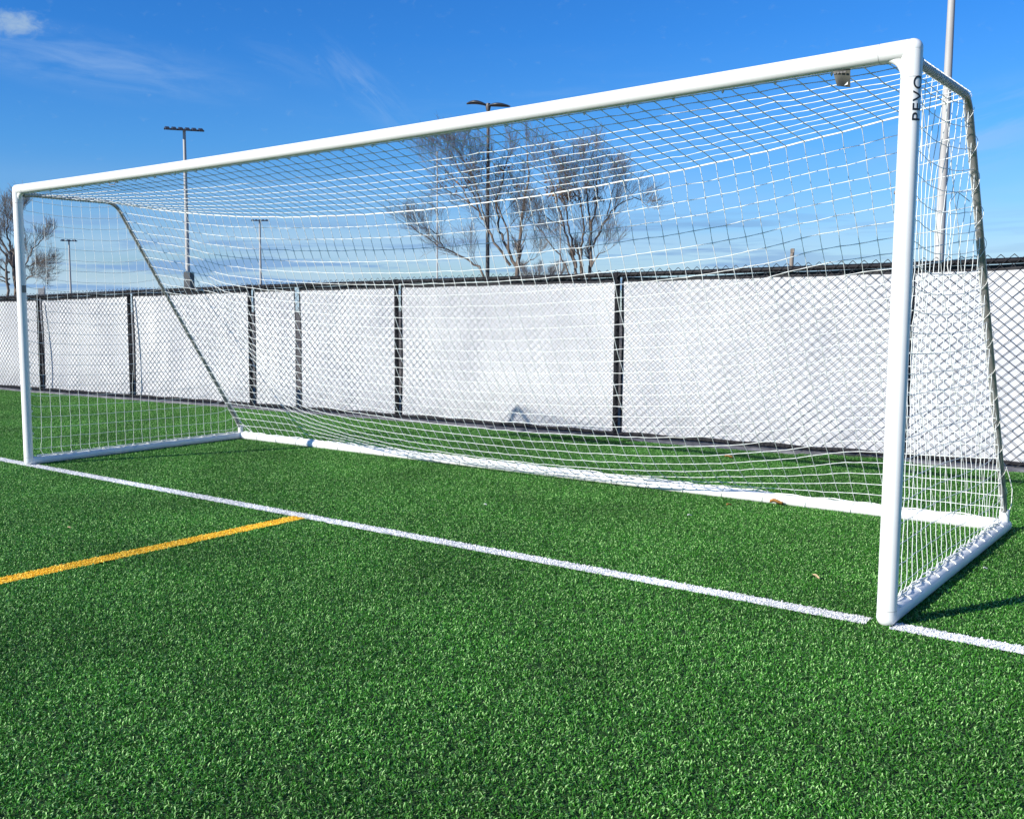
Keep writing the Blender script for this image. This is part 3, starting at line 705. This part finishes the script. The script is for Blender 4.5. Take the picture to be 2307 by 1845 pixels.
# bronze lot light with two flat oval heads
x, y = -18.84, 32.58; root = empty('parking_lot_light', (x, y, 0), 'dark bronze light pole with two flat oval heads above the middle of the crossbar', 'light pole')
mb = MB(); mb.tube([(x, y, -.02), (x, y, 10.35)], [.10, .068], 16); mb.build('pole', M_bronze, root)
ax = RX*.93 + FD*-.35; ax /= np.linalg.norm(ax)
for s, up in ((-1, .16), (1, -.10)):
    mb = MB(); c0 = np.array([x, y, 10.45]); nu = 13; V = []; k = 12
    for i in range(nu):
        u = i/(nu-1); wv = .05+.24*math.sin(math.pi*min(1, u*1.02))**.8; hh = .05+.055*math.sin(math.pi*u)
        cc = c0 + ax*s*(.02+.98*u) + np.array([0, 0, up*math.sin(u*1.5)+.06*math.sin(math.pi*u)])
        qx = np.cross([0, 0, 1], ax)
        for j in range(k):
            th = 2*math.pi*j/k; V.append(cc + qx*wv*math.cos(th) + np.array([0, 0, hh*math.sin(th)*(1 if math.sin(th) > 0 else .5)]))
    F = [(i*k+j, i*k+(j+1) % k, (i+1)*k+(j+1) % k, (i+1)*k+j) for i in range(nu-1) for j in range(k)] + [tuple(range(k)), tuple((nu-1)*k+j for j in range(k))[::-1]]
    mb.add(V, F); h = mb.build('lamp_head', M_fixture, root)
mb = MB(); mb.tube([(x, y, 10.2), (x, y, 10.42), (x, y, 10.56)], [.075, .12, .09], 14); mb.build('hub', M_bronze, root)
# slim bare poles among the trees
for (x, y, tp, lab) in ((-30.11, 42.78, 10.7, 'slim grey pole without a lamp, left of the bare tree with the drooping left limb'), (-24.3, 47.24, 7.2, 'short slim grey pole between the two middle bare trees')):
    root = empty('slim_pole', (x, y, 0), lab, 'pole', 'slim poles among the trees')
    mb = MB(); mb.tube([(x, y, -.02), (x, y, tp)], [.055, .035], 8); mb.build('shaft', M_galv, root)
    mb = MB(); mb.ball((x, y, tp+.03), .07, 10, 8); mb.build('finial', M_galv, root)
# weathered post stub just behind the fence
root = empty('post_stub', (1.21, 15.53, 0), 'grey weathered post end poking above the fence top left of the right goal post', 'post')
M_wood = vary(mat('weathered_wood', (.25,.21,.17), .9), (.28,.24,.20), (.16,.13,.10), 12, stretch=(1,1,.15))
mb = MB(); mb.tube([(1.21, 15.53, -.02), (1.21, 15.53, 2.40), (1.23, 15.53, 2.60)], [.045, .04, .032], 10); mb.build('shaft', M_wood, root)
mb = MB(); mb.box((1.185, 15.49, 2.52), (1.255, 15.56, 2.59), .3); mb.build('cap', M_wood, root, False)
# grey box behind the left end of the fence
root = empty('utility_box', (-31.0, 19.3, 0), 'small grey utility box peeking over the fence top beside the left post', 'utility box')
p0 = CAM + (np.array([-10.04, 5.85, 1.86])-CAM)*2.0; root.location = (p0[0], p0[1], 0)
mb = MB(); mb.box((p0[0]-.12, p0[1]-.12, 0), (p0[0]+.12, p0[1]+.12, 2.33), .86); mb.build('cabinet', M_galv, root, False)
mb = MB(); mb.box((p0[0]+.04, p0[1]+.04, 2.33), (p0[0]+.10, p0[1]+.10, 2.40), .86); mb.build('vent_stub', M_galv, root, False)

# ------------------------------------------------------------------ bare trees
class Tree:
    def __init__(s, base, seed): s.b = np.array(base, float); s.g = random.Random(seed); s.trunk = {}; s.crown = {}
    def keep(s, st, pts_, r):
        st.setdefault(len(pts_), []).append((pts_, r))
    def rv(s, a=1.0): return np.array([s.g.gauss(0, a), s.g.gauss(0, a), s.g.gauss(0, a)])
    def grow(s, p, d, ln, r, lev, maxlev, up=.25, wob=.16):
        n_ = 5 if lev < maxlev else 4; pts_ = [p]; d = d/np.linalg.norm(d); q = p
        for i in range(n_-1):
            d = d + s.rv(wob*.8) + np.array([0, 0, up*.35]); d /= np.linalg.norm(d); q = q + d*ln/(n_-1); pts_.append(q)
        rs = np.linspace(r, max(r*.35, .0030), n_)
        s.keep(s.crown, np.array(pts_), rs)
        if lev >= maxlev: return
        nk = {1: 9, 2: 7}.get(lev, 4)
        for k in range(nk):
            t_ = .25 + .75*(k+s.g.random())/nk; i = min(n_-2, int(t_*(n_-1))); fr = t_*(n_-1)-i
            pp = pts_[i]*(1-fr) + pts_[i+1]*fr; dd = pts_[i+1]-pts_[i]; dd = dd/np.linalg.norm(dd)
            sd = s.rv(); sd -= dd*np.dot(sd, dd); sd /= np.linalg.norm(sd)
            a_ = s.g.uniform(.45, .95); nd = dd*math.cos(a_) + sd*math.sin(a_) + np.array([0, 0, up])
            s.grow(pp, nd, ln*s.g.uniform(.45, .72), max(r*.40, .0046), lev+1, maxlev, up, wob)
    def limb(s, pts_, r0, r1, kids, ln, maxlev=3, up=.25, start=.25):
        pts_ = np.array(pts_, float); m_ = 4; fine = []
        for i in range(len(pts_)-1):
            for k in range(m_): fine.append(pts_[i]+(pts_[i+1]-pts_[i])*k/m_)
        fine.append(pts_[-1]); fine = np.array(fine)
        fine[1:-1] += np.array([s.rv(.03) for _ in range(len(fine)-2)])
        s.keep(s.trunk, fine, np.linspace(r0, r1, len(fine)))
        for k in range(kids):
            t_ = start + (1-start)*(k+s.g.random())/kids; t_ = min(t_, .999); f_ = t_*(len(fine)-1); i = int(f_)
            pp = fine[i]+(fine[min(i+1, len(fine)-1)]-fine[i])*(f_-i); dd = fine[min(i+1, len(fine)-1)]-fine[i]; dd = dd/max(1e-6, np.linalg.norm(dd))
            sd = s.rv(); sd -= dd*np.dot(sd, dd); sd /= np.linalg.norm(sd); a_ = s.g.uniform(.35, .85)
            s.grow(pp, dd*math.cos(a_)+sd*math.sin(a_)+np.array([0, 0, up*.6]), ln*(1.15-.55*t_), max(.011, (r0+(r1-r0)*t_)*.36), 1, maxlev, up)
        s.grow(fine[-1], fine[-1]-fine[-2], ln*.6, r1, 1, maxlev, up)
    def finish(s, label, group, clumps=(), name='bare_tree'):
        root = empty(name, tuple(s.b), label, 'tree', group)
        for st, nm, mt, k in ((s.trunk, 'trunk', M_bark, 10), (s.crown, 'crown', M_twig, 3)):
            mb = MB()
            for ln_, lst in st.items(): mb.batch(np.array([a for a, _ in lst]), np.array([b2 for _, b2 in lst]), k, (.3, .8, .12) if k < 10 else (.9, .3, .1))
            part = mb.build(nm, mt, root)
        if clumps:
            mb = MB()
            for (c_, rad, cnt) in clumps:
                for _ in range(cnt):
                    v = s.rv(rad); p_ = np.array(c_)+v*np.array([1, 1, .7]); a_ = s.rv(.022); b2 = s.rv(.022); mb.add([p_-a_-b2, p_+a_-b2, p_+a_+b2, p_-a_+b2], [(0, 1, 2, 3)])
            lc = mb.build('dead_leaf_clump', M_dead, root, False); lc['kind'] = 'stuff'
        return root
def plane_pts(base, px0, scale, lst, depth=0.0, g=random.Random(3)):
    """points of a limb given in the tree's own upright plane (metres), with a random depth drift"""
    o_ = []; d = 0.0; dr = g.uniform(-.35, .35)
    for i, (px, py) in enumerate(lst):
        z = (700-py)/scale + 1.404; q = np.array([base[0], base[1], 0.]) + RX*((px-px0)/scale); 
        q = q + FD*(dr*i*.55); q[2] = z; o_.append(q)
    return o_
def tree(base, px0, scale, seed, limbs, label, clumps=(), ln=1.55, maxlev=3, kids=6, up=.28, rs=.62):
    t_ = Tree((base[0], base[1], 0), seed); g = random.Random(seed)
    for (r0, r1, lst, *kk) in limbs: t_.limb(plane_pts(base, px0, scale, lst, 0, g), r0*rs, r1*rs, int(1.15*(kk[0] if kk else kids) + .5), ln, maxlev, up)
    cl = []
    for (px, py, rad, cnt) in clumps:
        q = plane_pts(base, px0, scale, [(px, py)], 0, g)[0]; cl.append((q, rad, cnt))
    return t_.finish(label, 'bare trees beyond the fence', cl)
tree((-17.38, 32.81), 1165, 50.6, 11, [
    (.20, .15, [(1165,768),(1165,690),(1166,606)], 0),
    (.14, .035, [(1166,610),(1172,542),(1178,470),(1190,410),(1186,350)], 8),
    (.12, .03, [(1166,608),(1143,566),(1125,520),(1118,460),(1135,400),(1148,345)], 8),
    (.10, .03, [(1150,600),(1112,545),(1090,500),(1058,462),(1005,432)], 8),
    (.10, .025, [(1110,700),(1095,640),(1080,602),(1040,580),(1000,560),(960,535),(915,508)], 9),
    (.06, .02, [(1168,604),(1185,594),(1204,585)], 3),
    (.07, .025, [(1095,508),(1078,440),(1052,385),(1030,350)], 8),
    (.08, .025, [(1146,572),(1140,510),(1108,440),(1092,370)], 8),
    (.05, .02, [(1000,560),(985,530),(960,515)], 4), (.06, .02, [(1060,464),(1035,420),(1000,380),(975,360)], 7), (.06, .02, [(1085,498),(1070,450),(1040,400),(1015,350)], 6)],
    'bare tree with a long low limb drooping left, centre of the view beyond the fence',
    [(1065,385,.28,70),(1046,412,.25,50),(1132,392,.25,70),(1010,420,.25,40),(1150,440,.2,30)])
tree((-14.9, 34.92), 1330, 50.6, 23, [
    (.15, .12, [(1325,768),(1318,690),(1312,600)], 0), (.14, .12, [(1325,768),(1330,690),(1332,600)], 0), (.12, .10, [(1322,768),(1308,690),(1298,605)], 0),
    (.10, .03, [(1312,602),(1308,560),(1312,520),(1305,470),(1284,440)], 6),
    (.10, .025, [(1332,602),(1331,550),(1328,500),(1323,460),(1317,415),(1312,375)], 5),
    (.09, .025, [(1331,560),(1331,510),(1342,470),(1343,430),(1342,400),(1340,365)], 5),
    (.08, .02, [(1334,562),(1352,522),(1366,492),(1388,468),(1420,450),(1444,458)], 8),
    (.10, .025, [(1298,606),(1290,580),(1278,550),(1266,510),(1250,470),(1236,425),(1218,375)], 9),
    (.08, .025, [(1294,578),(1280,530),(1273,480),(1262,440),(1252,390)], 7),
    (.07, .02, [(1300,700),(1280,610),(1260,578),(1235,545),(1215,520),(1192,500)], 6),
    (.07, .02, [(1332,604),(1344,578),(1362,570)], 4),
    (.05, .02, [(1305,472),(1300,430),(1290,380)], 5), (.05, .02, [(1266,512),(1240,500),(1215,492)], 4), (.05, .02, [(1366,492),(1372,450),(1380,420)], 5)],
    'bare many-stemmed tree with dark brown leaf clumps, right of centre beyond the fence',
    [(1262,437,.36,240),(1275,443,.25,120),(1245,432,.2,60),(1344,455,.13,60),(1330,425,.2,40),(1290,455,.2,50)])
tree((-29.61, 15.67), 30, 57.0, 37, [
    (.26, .20, [(32,780),(32,690),(31,595)], 0),
    (.14, .12, [(20,780),(19,690),(23,610)], 0),
    (.13, .03, [(31,598),(22,570),(10,545),(-10,510),(-25,470)], 9), (.12, .03, [(31,596),(24,560),(18,530),(14,500),(8,470)], 6),
    (.13, .03, [(31,598),(34,560),(36,520),(40,490),(38,465)], 6), (.10, .025, [(34,640),(48,615),(60,597),(75,562),(94,543),(104,530)], 8),
    (.07, .02, [(60,598),(78,592),(96,588)], 4), (.08, .02, [(33,660),(50,636),(62,625),(82,614),(104,625)], 6),
    (.10, .025, [(23,612),(8,602),(-15,592),(-60,570)], 7), (.08, .025, [(23,625),(5,622),(-30,625)], 5), (.10, .03, [(31,600),(0,545),(-40,500),(-80,460)], 9),
    (.08, .025, [(36,520),(50,490),(60,460)], 7), (.08, .02, [(22,640),(5,628),(-20,610)], 5)],
    'large bare tree behind the left goal post at the edge of the view', (), .85, rs=.42, kids=4)
t_ = Tree((-41.78, 71.72, 0), 5)
for k in range(9):
    a_ = k*.7+.3; b0 = t_.b; t_.limb([b0, b0+np.array([.2*math.cos(a_), .2*math.sin(a_), 2.2]), b0+np.array([1.3*math.cos(a_), 1.3*math.sin(a_), 4.0]), b0+np.array([2.0*math.cos(a_), 2.0*math.sin(a_), 4.9])], .12, .03, 6, 1.1, 3, .2, .5)
t_.finish('small far bare tree low on the skyline between the two middle trees', 'bare trees beyond the fence')
